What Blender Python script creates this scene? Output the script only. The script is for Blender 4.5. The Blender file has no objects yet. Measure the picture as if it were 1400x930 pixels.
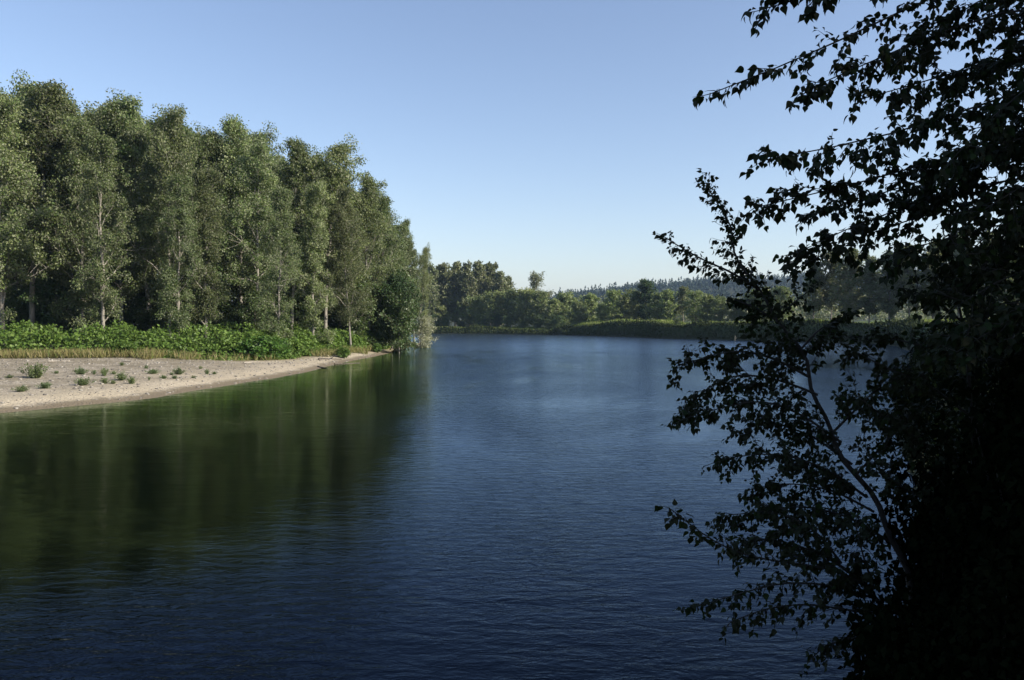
import bpy, math, random
import numpy as np
from mathutils import Vector

R_ = math.radians
scene = bpy.context.scene
COL = scene.collection
CAMH = 4.2
F = 1089.0
PITCH = math.atan(23.0 / F)

# ------------------------------------------------------------------ helpers
def P(px, py, Y):
    """a photo pixel (1400x930) at forward distance Y -> a world point"""
    x, u = (px - 700.0) / F, (465.0 - py) / F
    dy = math.cos(PITCH) + u * math.sin(PITCH)
    dz = -math.sin(PITCH) + u * math.cos(PITCH)
    k = Y / dy
    return np.array([x * k, Y, CAMH + dz * k])

def depth_at(py, z=0.0):
    return (CAMH - z) * F / max(py - 442.0, 1.0)

def norm(a):
    return a / np.maximum(np.linalg.norm(a, axis=-1, keepdims=True), 1e-9)

def sstep(a, b, x):
    t = np.clip((x - a) / (b - a), 0, 1)
    return t * t * (3 - 2 * t)

class Geo:
    """collects quads (and quad tubes) for ONE mesh"""
    def __init__(self):
        self.v, self.f, self.n = [], [], 0
        self.e = []
    def add(self, v, f):
        v = np.asarray(v, float); f = np.asarray(f, np.int64)
        if len(v) == 0: return
        self.v.append(v); self.f.append(f + self.n); self.n += len(v)
    def tube(self, pts, rad, seg=6):
        pts = np.asarray(pts, float); rad = np.asarray(rad, float)
        n = len(pts)
        tan = norm(np.gradient(pts, axis=0))
        ref = np.array([0.31, 0.17, 0.93]) if abs(tan[0][2]) < 0.9 else np.array([0.95, 0.2, 0.1])
        a = norm(np.cross(tan, ref)); b = np.cross(tan, a)
        ang = np.linspace(0, 2 * math.pi, seg, endpoint=False)
        ring = pts[:, None] + rad[:, None, None] * (a[:, None] * np.cos(ang)[None, :, None] + b[:, None] * np.sin(ang)[None, :, None])
        v = ring.reshape(-1, 3)
        i, j = np.meshgrid(np.arange(n - 1), np.arange(seg), indexing='ij')
        j2 = (j + 1) % seg
        f = np.stack([i * seg + j, i * seg + j2, (i + 1) * seg + j2, (i + 1) * seg + j], -1).reshape(-1, 4)
        self.add(v, f)
        # closing fan as quads at the tip
        if seg == 6:
            o = (n - 1) * seg
            self.f.append(np.array([[o, o + 1, o + 2, o + 3], [o, o + 3, o + 4, o + 5]]) + (self.n - len(v)))
    def leaves(self, pos, d, nrm, size, wide=0.62):
        """folded four-point leaves"""
        pos, d = np.asarray(pos, float), norm(np.asarray(d, float))
        nrm = np.asarray(nrm, float)
        s = norm(np.cross(d, nrm)); u = np.cross(s, d)
        L = np.asarray(size, float)[:, None]
        w = L * wide * 0.5
        m = pos + d * L * 0.42
        v = np.stack([pos, m + s * w + u * w * 0.35, pos + d * L, m - s * w + u * w * 0.35], 1).reshape(-1, 3)
        k = np.arange(len(pos))[:, None] * 4
        self.add(v, k + np.array([[0, 1, 2, 3]]))
    def big_leaves(self, pos, d, nrm, size):
        """close-up leaves: ovate with a drawn-out tip, folded on the midrib and curled"""
        pos, d = np.asarray(pos, float), norm(np.asarray(d, float))
        nrm = np.asarray(nrm, float)
        s = norm(np.cross(d, nrm)); u = np.cross(s, d)
        L = np.asarray(size, float)
        tm = [0, .16, .34, .54, .76, 1.0]; ts = [.04, .14, .30, .50, .72, .88]; ws = [.15, .31, .375, .28, .13, .045]
        hs = [.03, .07, .10, .08, .02, -.06]
        t = np.array(tm + ts + ts); w = np.array([0] * 6 + ws + [-k for k in ws]); h = np.array([0, .01, .015, 0, -.05, -.16] + hs + hs)
        v = (pos[:, None] + L[:, None, None] * (d[:, None] * t[None, :, None] + s[:, None] * w[None, :, None] + u[:, None] * h[None, :, None])).reshape(-1, 3)
        q = np.array([[k, k + 1, k + 7, k + 6] for k in range(5)] + [[k, k + 12, k + 13, k + 1] for k in range(5)])
        k = (np.arange(len(pos)) * 18)[:, None, None]
        self.add(v, (k + q[None]).reshape(-1, 4))
    def mesh(self, name, mat, smooth=False):
        v = np.concatenate(self.v); f = np.concatenate(self.f)
        me = bpy.data.meshes.new(name)
        me.vertices.add(len(v)); me.vertices.foreach_set('co', v.astype(np.float32).ravel())
        me.loops.add(len(f) * 4); me.loops.foreach_set('vertex_index', f.astype(np.int32).ravel())
        me.polygons.add(len(f)); me.polygons.foreach_set('loop_start', (np.arange(len(f)) * 4).astype(np.int32))
        if smooth: me.polygons.foreach_set('use_smooth', np.ones(len(f), bool))
        me.update(calc_edges=True); me.validate()
        me.materials.append(mat)
        return me
    def obj(self, name, mat, parent=None, smooth=False):
        o = bpy.data.objects.new(name, self.mesh(name, mat, smooth)); COL.objects.link(o)
        o.parent = parent
        return o

def tag(o, label, cat, group=None):
    o['label'] = label; o['category'] = cat
    if group: o['group'] = group
    return o

def thing(name, label, cat, loc=(0, 0, 0), rz=0, group=None):
    o = bpy.data.objects.new(name, None); COL.objects.link(o)
    o.location = loc; o.rotation_euler = (0, 0, rz); o.empty_display_size = 0.3
    return tag(o, label, cat, group)

def place(root, used, loc, rz, sc, label, cat, group=None, tilt=(0, 0)):
    """first use moves the thing itself, later uses copy it with its parts"""
    if root.name in used:
        r = root.copy(); COL.objects.link(r)
        for ch in root.children:
            c = ch.copy(); COL.objects.link(c); c.parent = r
            for g in ch.children:
                d = g.copy(); COL.objects.link(d); d.parent = c
    else:
        r = root; used.add(root.name)
    r.location = loc; r.rotation_euler = (tilt[0], tilt[1], rz); r.scale = sc
    for k in ('group',):
        if k in r: del r[k]
    return tag(r, label, cat, group)

# ------------------------------------------------------------------ materials
def new_mat(name):
    m = bpy.data.materials.new(name); m.use_nodes = True
    nt = m.node_tree; nt.nodes.clear()
    out = nt.nodes.new('ShaderNodeOutputMaterial')
    return m, nt, out

def N(nt, kind, **kw):
    n = nt.nodes.new(kind)
    for k, v in kw.items():
        if k in n.inputs: n.inputs[k].default_value = v
        else: setattr(n, k, v)
    return n

def ramp(nt, fac, stops):
    r = nt.nodes.new('ShaderNodeValToRGB')
    el = r.color_ramp.elements
    while len(el) < len(stops): el.new(0.5)
    for e, (p, c) in zip(el, stops):
        e.position = p; e.color = (*c, 1)
    nt.links.new(fac, r.inputs[0])
    return r.outputs[0]

def mix(nt, fac, a, b, mode='MIX'):
    m = nt.nodes.new('ShaderNodeMix'); m.data_type = 'RGBA'; m.blend_type = mode
    for s, val in ((m.inputs[0], fac), (m.inputs[6], a), (m.inputs[7], b)):
        if hasattr(val, 'is_output'): nt.links.new(val, s)
        elif isinstance(val, (int, float)): s.default_value = val
        else: s.default_value = (*val, 1)
    return m.outputs[2]

def math_(nt, op, a, b=0.0, clamp=False):
    m = nt.nodes.new('ShaderNodeMath'); m.operation = op; m.use_clamp = clamp
    for s, val in ((m.inputs[0], a), (m.inputs[1], b)):
        if hasattr(val, 'is_output'): nt.links.new(val, s)
        else: s.default_value = val
    return m.outputs[0]

def leaf_mat(name, cols, under, transl=0.3, rough=0.5, vary=0.35, spec=0.4):
    m, nt, out = new_mat(name)
    g = N(nt, 'ShaderNodeNewGeometry'); oi = N(nt, 'ShaderNodeObjectInfo')
    c = ramp(nt, g.outputs['Random Per Island'], [(i / max(1, len(cols) - 1), k) for i, k in enumerate(cols)])
    c = mix(nt, g.outputs['Backfacing'], c, under)
    hsv = N(nt, 'ShaderNodeHueSaturation')
    nt.links.new(c, hsv.inputs['Color'])
    nt.links.new(math_(nt, 'MULTIPLY_ADD', oi.outputs['Random'], vary), hsv.inputs['Value'])
    hsv.inputs['Value'].links[0].from_node.inputs[2].default_value = 1 - vary / 2
    r2 = math_(nt, 'FRACT', math_(nt, 'MULTIPLY', oi.outputs['Random'], 7.13))
    h = nt.nodes.new('ShaderNodeMath'); h.operation = 'MULTIPLY_ADD'
    nt.links.new(r2, h.inputs[0]); h.inputs[1].default_value = 0.03; h.inputs[2].default_value = 0.485
    nt.links.new(h.outputs[0], hsv.inputs['Hue'])
    p = N(nt, 'ShaderNodeBsdfPrincipled', Roughness=rough)
    p.inputs['Specular IOR Level'].default_value = spec
    nt.links.new(hsv.outputs[0], p.inputs['Base Color'])
    t = N(nt, 'ShaderNodeBsdfTranslucent')
    tc = mix(nt, 1.0, hsv.outputs[0], (1.1, 1.25, 0.55), 'MULTIPLY')
    nt.links.new(tc, t.inputs['Color'])
    ms = N(nt, 'ShaderNodeMixShader'); ms.inputs[0].default_value = transl
    nt.links.new(p.outputs[0], ms.inputs[1]); nt.links.new(t.outputs[0], ms.inputs[2])
    nt.links.new(ms.outputs[0], out.inputs[0])
    return m

def bark_mat(name, a, b, scale=6.0):
    m, nt, out = new_mat(name)
    tc = N(nt, 'ShaderNodeTexCoord'); mp = N(nt, 'ShaderNodeMapping')
    mp.inputs['Scale'].default_value = (1, 1, 0.25)
    nt.links.new(tc.outputs['Object'], mp.inputs[0])
    nz = N(nt, 'ShaderNodeTexNoise', Scale=scale, Detail=6.0, Roughness=0.65)
    nt.links.new(mp.outputs[0], nz.inputs['Vector'])
    c = ramp(nt, nz.outputs[0], [(0.35, a), (0.68, b)])
    p = N(nt, 'ShaderNodeBsdfPrincipled', Roughness=0.85)
    nt.links.new(c, p.inputs['Base Color'])
    bp = N(nt, 'ShaderNodeBump', Strength=0.6, Distance=0.03)
    nt.links.new(nz.outputs[0], bp.inputs['Height']); nt.links.new(bp.outputs[0], p.inputs['Normal'])
    nt.links.new(p.outputs[0], out.inputs[0])
    return m

M_cotton = leaf_mat('cottonwood_leaves', [(.038, .068, .018), (.076, .115, .031), (.128, .165, .056), (.195, .215, .100)], (.17, .188, .115), 0.30, 0.55, 0.6, 0.25)
M_under = leaf_mat('understorey_leaves', [(.030, .060, .014), (.050, .090, .022), (.075, .115, .035)], (.09, .11, .055), 0.28, 0.5, 0.35)
M_dark = leaf_mat('dark_round_tree_leaves', [(.020, .045, .014), (.032, .065, .020), (.05, .085, .03)], (.05, .07, .035), 0.2, 0.65, 0.2, .15)
M_silver = leaf_mat('silver_willow_leaves', [(.17, .19, .11), (.24, .25, .16), (.32, .32, .22)], (.32, .33, .25), 0.3, 0.55, 0.1)
M_knot = leaf_mat('knotweed_leaves', [(.046, .096, .017), (.064, .128, .022), (.088, .158, .030), (.112, .182, .039)], (.075, .12, .036), 0.34, 0.5, 0.2, .25)
M_far = leaf_mat('far_tree_leaves', [(.060, .082, .026), (.094, .118, .040), (.126, .144, .06), (.156, .162, .082)], (.144, .15, .09), 0.25, 0.5, 0.5)
M_farpale = leaf_mat('far_willow_leaves', [(.095, .128, .034), (.13, .168, .048), (.17, .198, .074), (.205, .22, .10)], (.16, .18, .095), 0.32, 0.55, 0.55, .25)
M_conif = leaf_mat('conifer_needles', [(.010, .026, .013), (.016, .036, .017), (.024, .046, .022)], (.02, .035, .016), 0.05, 0.7, 0.3)
M_near = leaf_mat('near_cottonwood_leaves', [(.008, .015, .005), (.013, .023, .007), (.020, .033, .010)], (.018, .022, .011), 0.20, 0.55, 0.12, 0.10)  # leaf colour lowered so that it carries the shade on the near boughs
M_bush = leaf_mat('bank_bush_leaves', [(.003, .005, .002), (.004, .007, .003), (.006, .009, .004)], (.004, .006, .003), 0.12, 0.8, 0.15, 0.0)  # near-black: shade of the bank bushes and undergrowth put into the leaf colour
M_shrub = leaf_mat('gravel_shrub_leaves', [(.055, .095, .022), (.08, .125, .032), (.105, .145, .046)], (.09, .12, .055), 0.2, 0.5, 0.35)
M_grassd = leaf_mat('dry_grass_blades', [(.17, .16, .055), (.21, .19, .075), (.12, .155, .04), (.085, .13, .028)], (.2, .18, .08), 0.25, 0.6, 0.1, 0.2)
M_weeds = leaf_mat('bank_weeds', [(.020, .034, .010), (.030, .046, .013), (.042, .058, .018)], (.035, .046, .016), 0.1, 0.7, 0.1, 0.1)  # darker than the bank-top grass: shade of the bank face put into the colour
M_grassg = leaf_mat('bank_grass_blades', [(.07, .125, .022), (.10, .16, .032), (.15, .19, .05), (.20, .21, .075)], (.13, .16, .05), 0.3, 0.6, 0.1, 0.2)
M_bark = bark_mat('pale_bark', (.11, .10, .082), (.31, .285, .24), 3.0)
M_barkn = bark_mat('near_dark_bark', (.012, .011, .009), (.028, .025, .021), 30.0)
M_barkg = bark_mat('grey_bark', (.08, .07, .058), (.22, .20, .17), 3.0)
M_drift = bark_mat('driftwood', (.20, .175, .14), (.46, .42, .35), 5.0)
M_driftd = bark_mat('dark_wet_driftwood', (.035, .028, .02), (.11, .09, .07), 5.0)
M_stake = bark_mat('tan_weathered_wood', (.38, .27, .14), (.52, .40, .22), 9.0)

# ------------------------------------------------------------------ river plan
def gpt(px, py, z=0.0):
    d = depth_at(py, z)
    return ((px - 700) / F * d, d)
LEFT = [(-90, -600), (-62, -120), (-48, -40), (-38, 0), (-30, 20), gpt(0, 565), gpt(100, 556), gpt(200, 546), gpt(300, 529), gpt(350, 521),
        gpt(400, 513), gpt(425, 508), gpt(450, 501), gpt(480, 494), gpt(510, 488), gpt(540, 481), gpt(562, 474), gpt(578, 470), (-27, 196), (-62, 225), (-150, 262), (-420, 330)]
RIGHT = [(-470, 470), (-160, 395), (-80, 352), gpt(590, 456.2), gpt(650, 456.6), gpt(700, 457.2), gpt(760, 458), gpt(800, 459.5), gpt(860, 461), gpt(905, 463),
         gpt(960, 464.2), gpt(1040, 466), (71, 178), (74, 160), (70, 145), (60, 120), (41, 82), (24, 50), (15, 31), (9.4, 18), (5.2, 10.2), (1.5, 6.2), (-2.5, 3.2), (-5, -4), (-9, -18), (-14, -60), (-30, -600)]
VEG = [(-95, -150), (-82, 0), (-80, 55), (-62, 67), (-47, 73), (-36, 75.5), (-28, 77), (-24, 84), (-21.8, 95), (-20.2, 108), (-19.2, 122), (-19.6, 145), (-20.6, 172), (-29, 200), (-62, 230), (-150, 268), (-420, 336)]
RIVER = np.array(LEFT + RIGHT)
VEGPOLY = np.array(VEG + [(-9000, 400), (-9000, -150)])

def pdist(pts, poly, closed=True):
    a = np.asarray(poly, float)
    b = np.roll(a, -1, 0) if closed else a[1:]
    a = a if closed else a[:-1]
    out = np.full(len(pts), 1e9)
    for p0, p1 in zip(a, b):
        d = p1 - p0
        t = np.clip(((pts - p0) @ d) / max(d @ d, 1e-9), 0, 1)
        out = np.minimum(out, np.linalg.norm(pts - p0 - t[:, None] * d, axis=1))
    return out

def inside(pts, poly):
    a = np.asarray(poly, float); b = np.roll(a, -1, 0)
    x, y = pts[:, 0], pts[:, 1]
    r = np.zeros(len(pts), bool)
    for (x0, y0), (x1, y1) in zip(a, b):
        if y0 == y1: continue
        c = (y0 > y) != (y1 > y)
        r ^= c & (x < (x1 - x0) * (y - y0) / (y1 - y0) + x0)
    return r

rs = np.random.RandomState(5)
_ph = rs.rand(40, 3) * 6.283
def wob(x, y, scale, k=0):
    """smooth pseudo-noise, about -1..1"""
    s = 0
    for i in range(6):
        a = _ph[(i + k * 6) % 40]
        fx, fy = math.cos(a[0]) * (0.6 + 0.28 * i), math.sin(a[0]) * (0.6 + 0.28 * i)
        s = s + np.sin((x * fx + y * fy) / scale + a[1] + 1.3 * np.sin((x * fy - y * fx) / scale * 0.7 + a[2]))
    return s / 3.6

RIDGE = [(300, 330), (560, 392), (700, 408), (760, 404), (800, 399), (830, 395), (870, 391), (900, 388), (960, 384), (1040, 380), (1100, 378), (1250, 372), (1500, 365), (2400, 372)]
RD = 1400.0
def ridge_top(x, y):
    px = 700 + F * x / np.maximum(y, 200.0)
    e = np.interp(px, [p for p, _ in RIDGE], [442 - (q + 5) for _, q in RIDGE])
    e[px < 560] = np.interp(px[px < 560], [-1500, 200, 560], [8, 10, 36])
    return e / F * RD

def land(x, y):
    pts = np.stack([x, y], 1)
    lp, rp = np.array(LEFT), np.array(RIGHT)
    dl, dr = pdist(pts, lp, False), pdist(pts, rp, False)
    s = np.minimum(dl, dr)
    ins = inside(pts, RIVER)
    veg = pdist(pts, VEG, False) * np.where(inside(pts, VEGPOLY), 1, -1)
    left = dl < dr
    n1 = wob(x, y, 9.0, 1); n2 = wob(x, y, 2.2, 2)
    zl = 0.42 * sstep(0, 2.6, s) + 0.55 * sstep(2, 20, s) + 0.12 * n1 * sstep(2, 8, s) + 0.075 * n2 * sstep(0.2, 2, s) * (1 - .6 * sstep(5, 10, s))
    zl = zl + 0.8 * sstep(-1, 9, veg)
    far = sstep(45, 150, y)
    steep = 5.5 + 1.6 * n1 - 2.2 * far
    top = (2.7 - 1.2 * sstep(10, 24, y)) * (1 - far) + (3.9 + .8 * n1 - 2.3 * sstep(34, 18, x) * sstep(200, 230, y)) * far
    zr = top * (0.08 * sstep(0, 0.8, s) + 0.92 * sstep(0.4, steep, s)) + 0.12 * n1 * sstep(3, 9, s)
    z = np.where(left, zl, zr)
    rt = ridge_top(x, y)
    rr = np.hypot(x * 0.35, y)
    z = z + np.maximum(rt - 4, 0) * sstep(700, RD, rr) * (1 - 0.5 * sstep(RD + 300, RD + 2200, rr))
    zu = -0.10 * sstep(0, 1.0, s) - 2.4 * sstep(0.5, 14, s)
    return np.where(ins, zu, np.maximum(z, 0.0) + 0.0), s, ins, veg, left

def ground_z(x, y):
    return float(land(np.array([float(x)]), np.array([float(y)]))[0][0])

def axis(lo, hi, step, ext, g=1.13):
    a = list(np.arange(lo, hi + 1e-6, step))
    s = step
    while a[-1] < ext: s *= g; a.append(a[-1] + s)
    s = step; b = []
    p = lo
    while p > -ext: s *= g; p -= s; b.append(p)
    return np.array(b[::-1] + a)

def sheet(name, xs, ys, zf, mat, attrs):
    X, Y = np.meshgrid(xs, ys, indexing='ij')
    x, y = X.ravel(), Y.ravel()
    z, at = zf(x, y)
    nx, ny = len(xs), len(ys)
    i, j = np.meshgrid(np.arange(nx - 1), np.arange(ny - 1), indexing='ij')
    f = np.stack([i * ny + j, (i + 1) * ny + j, (i + 1) * ny + j + 1, i * ny + j + 1], -1).reshape(-1, 4)
    g = Geo(); g.add(np.stack([x, y, z], 1), f)
    o = g.obj(name, mat, smooth=True)
    for k, v in at.items():
        a = o.data.attributes.new(k, 'FLOAT', 'POINT'); a.data.foreach_set('value', v.astype(np.float32))
    o['kind'] = 'structure'
    return o

# ground material
def ground_mat():
    m, nt, out = new_mat('river_bank_ground')
    tc = N(nt, 'ShaderNodeTexCoord'); V = tc.outputs['Object']
    def noise(sc, det=4.0, ro=0.6):
        n = N(nt, 'ShaderNodeTexNoise', Scale=sc, Detail=det, Roughness=ro); nt.links.new(V, n.inputs['Vector']); return n.outputs[0]
    vor = N(nt, 'ShaderNodeTexVoronoi', Scale=7.0); nt.links.new(V, vor.inputs['Vector'])
    sep = N(nt, 'ShaderNodeSeparateXYZ'); nt.links.new(V, sep.inputs[0])
    bw = N(nt, 'ShaderNodeSeparateColor'); nt.links.new(vor.outputs['Color'], bw.inputs[0])
    grav = ramp(nt, bw.outputs[0], [(0.0, (.158, .138, .106)), (0.45, (.262, .228, .174)), (0.8, (.335, .295, .23)), (1.0, (.44, .395, .32))])
    big = noise(0.35, 5.0)
    grav = mix(nt, ramp(nt, big, [(.40, (0, 0, 0)), (.58, (1, 1, 1))]), grav, (.195, .168, .118))
    v2 = N(nt, 'ShaderNodeTexVoronoi', Scale=2.6); nt.links.new(V, v2.inputs['Vector'])
    b2 = N(nt, 'ShaderNodeSeparateColor'); nt.links.new(v2.outputs['Color'], b2.inputs[0])
    grav = mix(nt, .55, grav, ramp(nt, b2.outputs[1], [(0, (.5, .5, .5)), (.6, (1, 1, 1)), (1, (1.0, 1.0, 1.0))]), 'MULTIPLY')
    sand = mix(nt, ramp(nt, noise(1.3, 4.0), [(.5, (0, 0, 0)), (.75, (.6, .6, .6))]), grav, (.32, .27, .19))
    # pale washed strip and brown wet strip by height above the water
    zz = math_(nt, 'ADD', sep.outputs[2], math_(nt, 'MULTIPLY', math_(nt, 'SUBTRACT', noise(0.8, 3.0), 0.5), 0.16))
    pale = ramp(nt, zz, [(.16, (0, 0, 0)), (.24, (1, 1, 1)), (.42, (1, 1, 1)), (.62, (0, 0, 0))])
    base = mix(nt, math_(nt, 'MULTIPLY', pale, 0.55), sand, (.43, .37, .27))
    wet = ramp(nt, zz, [(.03, (1, 1, 1)), (.11, (.85, .85, .85)), (.17, (0, 0, 0))])
    base = mix(nt, wet, base, (.145, .118, .080))
    # vegetated ground
    at = N(nt, 'ShaderNodeAttribute'); at.attribute_name = 'veg'
    va = math_(nt, 'ADD', at.outputs['Fac'], math_(nt, 'MULTIPLY', math_(nt, 'SUBTRACT', noise(0.5, 5.0), 0.5), 2.4))
    dry = ramp(nt, math_(nt, 'MULTIPLY_ADD', va, 0.12), [(.0, (0, 0, 0)), (1, (1, 1, 1))])
    dryf = math_(nt, 'MULTIPLY_ADD', va, 0.5, True); dryf.node.inputs[2].default_value = 1.1
    soilf = math_(nt, 'MULTIPLY_ADD', va, 0.4, True); soilf.node.inputs[2].default_value = -0.2
    base = mix(nt, dryf, base, mix(nt, noise(3.0), (.11, .10, .042), (.19, .165, .08)))
    soil = mix(nt, noise(1.2), (.024, .024, .013), (.034, .044, .016))
    base = mix(nt, soilf, base, soil)
    # grass of the far bank tops
    ag = N(nt, 'ShaderNodeAttribute'); ag.attribute_name = 'turf'
    gr = ramp(nt, noise(0.25, 6.0), [(.35, (.03, .05, .014)), (.55, (.06, .085, .024)), (.75, (.11, .11, .045))])
    base = mix(nt, ag.outputs['Fac'], base, gr)
    p = N(nt, 'ShaderNodeBsdfPrincipled', Roughness=0.9)
    p.inputs['Specular IOR Level'].default_value = 0.2
    nt.links.new(base, p.inputs['Base Color'])
    bp = N(nt, 'ShaderNodeBump', Strength=0.8, Distance=0.06)
    hb = math_(nt, 'ADD', math_(nt, 'MULTIPLY', vor.outputs['Distance'], -1.0), math_(nt, 'MULTIPLY', noise(2.0, 7.0, .7), 2.2))
    nt.links.new(hb, bp.inputs['Height']); nt.links.new(bp.outputs[0], p.inputs['Normal'])
    nt.links.new(p.outputs[0], out.inputs[0])
    return m

def ground_f(x, y):
    z, s, ins, veg, left = land(x, y)
    soil = (~left) & ~ins
    turf = np.where(soil, sstep(0.5, 3.0, s) * sstep(40, 90, y) * (1 - sstep(420, 560, y)), 0.0)
    veg = np.where(left, veg, np.where(y > 40, 6.0, 3.5))
    return z, {'veg': np.clip(veg, -20, 20), 'turf': turf}

xs = np.unique(np.concatenate([axis(-66, 96, 1.0, 4200, 1.12)]))
ys = np.concatenate([-axis(0, 0.5, 0.9, 3000, 1.2)[::-1][:0], axis(-6, 372, 1.3, 4200, 1.10)])
sheet('ground', xs, ys, ground_f, ground_mat(), None)

# ------------------------------------------------------------------ water
def water_mat():
    m, nt, out = new_mat('river_water')
    tc = N(nt, 'ShaderNodeTexCoord'); V = tc.outputs['Object']
    def noise(scl, rot, det, ro, dist=0.0):
        mp = N(nt, 'ShaderNodeMapping'); mp.inputs['Scale'].default_value = scl; mp.inputs['Rotation'].default_value = (0, 0, rot)
        nt.links.new(V, mp.inputs[0])
        n = N(nt, 'ShaderNodeTexNoise', Scale=1.0, Detail=det, Roughness=ro, Distortion=dist)
        nt.links.new(mp.outputs[0], n.inputs['Vector']); return n.outputs[0]
    ar = N(nt, 'ShaderNodeAttribute'); ar.attribute_name = 'ripple'
    ash = N(nt, 'ShaderNodeAttribute'); ash.attribute_name = 'shallow'
    aro = N(nt, 'ShaderNodeAttribute'); aro.attribute_name = 'wind'
    r1 = noise((2.0, 4.4, 1), 0.12, 4.0, 0.6, 0.5)
    r2 = noise((5.5, 11.0, 1), -0.2, 2.0, 0.5)
    r3 = noise((0.30, 0.75, 1), 0.3, 2.0, 0.5, 0.6)
    h = math_(nt, 'ADD', math_(nt, 'MULTIPLY', r1, 0.034), math_(nt, 'MULTIPLY', r2, 0.006))
    slick = noise((.10, .035, 1), .25, 4.0, .55, 1.6)
    h = math_(nt, 'MULTIPLY', h, ramp(nt, slick, [(.34, (.35, .35, .35)), (.47, (.8, .8, .8)), (.56, (1.0, 1.0, 1.0)), (.72, (1.7, 1.7, 1.7))]))
    h = math_(nt, 'MULTIPLY', h, ar.outputs['Fac'])
    h = math_(nt, 'ADD', h, math_(nt, 'MULTIPLY', r3, 0.018))
    bp = N(nt, 'ShaderNodeBump', Strength=1.0, Distance=1.0)
    nt.links.new(h, bp.inputs['Height'])
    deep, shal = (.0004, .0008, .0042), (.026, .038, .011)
    agr = N(nt, 'ShaderNodeAttribute'); agr.attribute_name = 'reflection_green'
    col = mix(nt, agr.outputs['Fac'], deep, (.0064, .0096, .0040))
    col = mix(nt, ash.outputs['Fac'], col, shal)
    # tinted reflecting surface over the dim body colour of the water, weighted by Fresnel on the rippled normal
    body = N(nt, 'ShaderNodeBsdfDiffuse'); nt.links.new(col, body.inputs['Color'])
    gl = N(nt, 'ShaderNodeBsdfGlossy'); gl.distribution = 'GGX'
    nt.links.new(mix(nt, agr.outputs['Fac'], (.62, .78, 1.0), (.82, .96, .78)), gl.inputs['Color'])  # deeper sky blue and grove green put into the reflection tint
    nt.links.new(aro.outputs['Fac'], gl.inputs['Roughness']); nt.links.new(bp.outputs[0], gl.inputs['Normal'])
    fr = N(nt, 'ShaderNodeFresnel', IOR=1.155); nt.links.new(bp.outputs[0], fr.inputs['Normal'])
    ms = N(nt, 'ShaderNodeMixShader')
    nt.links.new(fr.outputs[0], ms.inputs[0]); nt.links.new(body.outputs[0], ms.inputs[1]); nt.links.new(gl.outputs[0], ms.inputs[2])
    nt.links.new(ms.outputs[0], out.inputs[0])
    return m

def water_f(x, y):
    pts = np.stack([x, y], 1)
    dl = pdist(pts, LEFT, False)
    d = np.hypot(x, y)
    # the calm lane lies along the left bank; the current ripples the rest
    lx = x + .11 * y + 1.3 * wob(x, y, 6.0, 3)
    lane = np.maximum(sstep(-3.5, 2.5, lx), 1 - sstep(13.5, 18.5, y - .42 * x + 1.2 * wob(x, y, 4.0, 2)))
    lane = np.maximum(lane, sstep(150, 175, y))
    rip = 0.19 + 0.81 * lane * (0.55 + 0.45 * np.clip(0.5 + 0.9 * wob(x, y, 6.0, 4), 0, 1))
    shallow = 1 - sstep(0, 12, dl + 1.5 * wob(x, y, 5.0, 5))
    reflection_green = (1 - sstep(-5, 2, lx)) * sstep(12, 19, y - .42 * x) * (1 - sstep(150, 175, y))  # green put into the water colour over the span of the grove's reflection
    wind = 0.02 + 0.04 * lane + 0.10 * sstep(40, 150, y) * lane
    return np.zeros_like(x), {'ripple': rip, 'shallow': shallow ** 1.5 * 0.9, 'reflection_green': reflection_green, 'wind': wind}

wx = np.concatenate([[-480, -300, -200, -140, -100, -80], np.arange(-66, 92, 2.0), [100]])
wy = np.concatenate([[-590, -300, -150, -80, -40, -20, -10], np.arange(-4, 200, 2.0), [205, 215, 230, 250, 275, 300, 330, 360, 400, 440]])
sheet('water', wx, wy, water_f, water_mat(), None)

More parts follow.
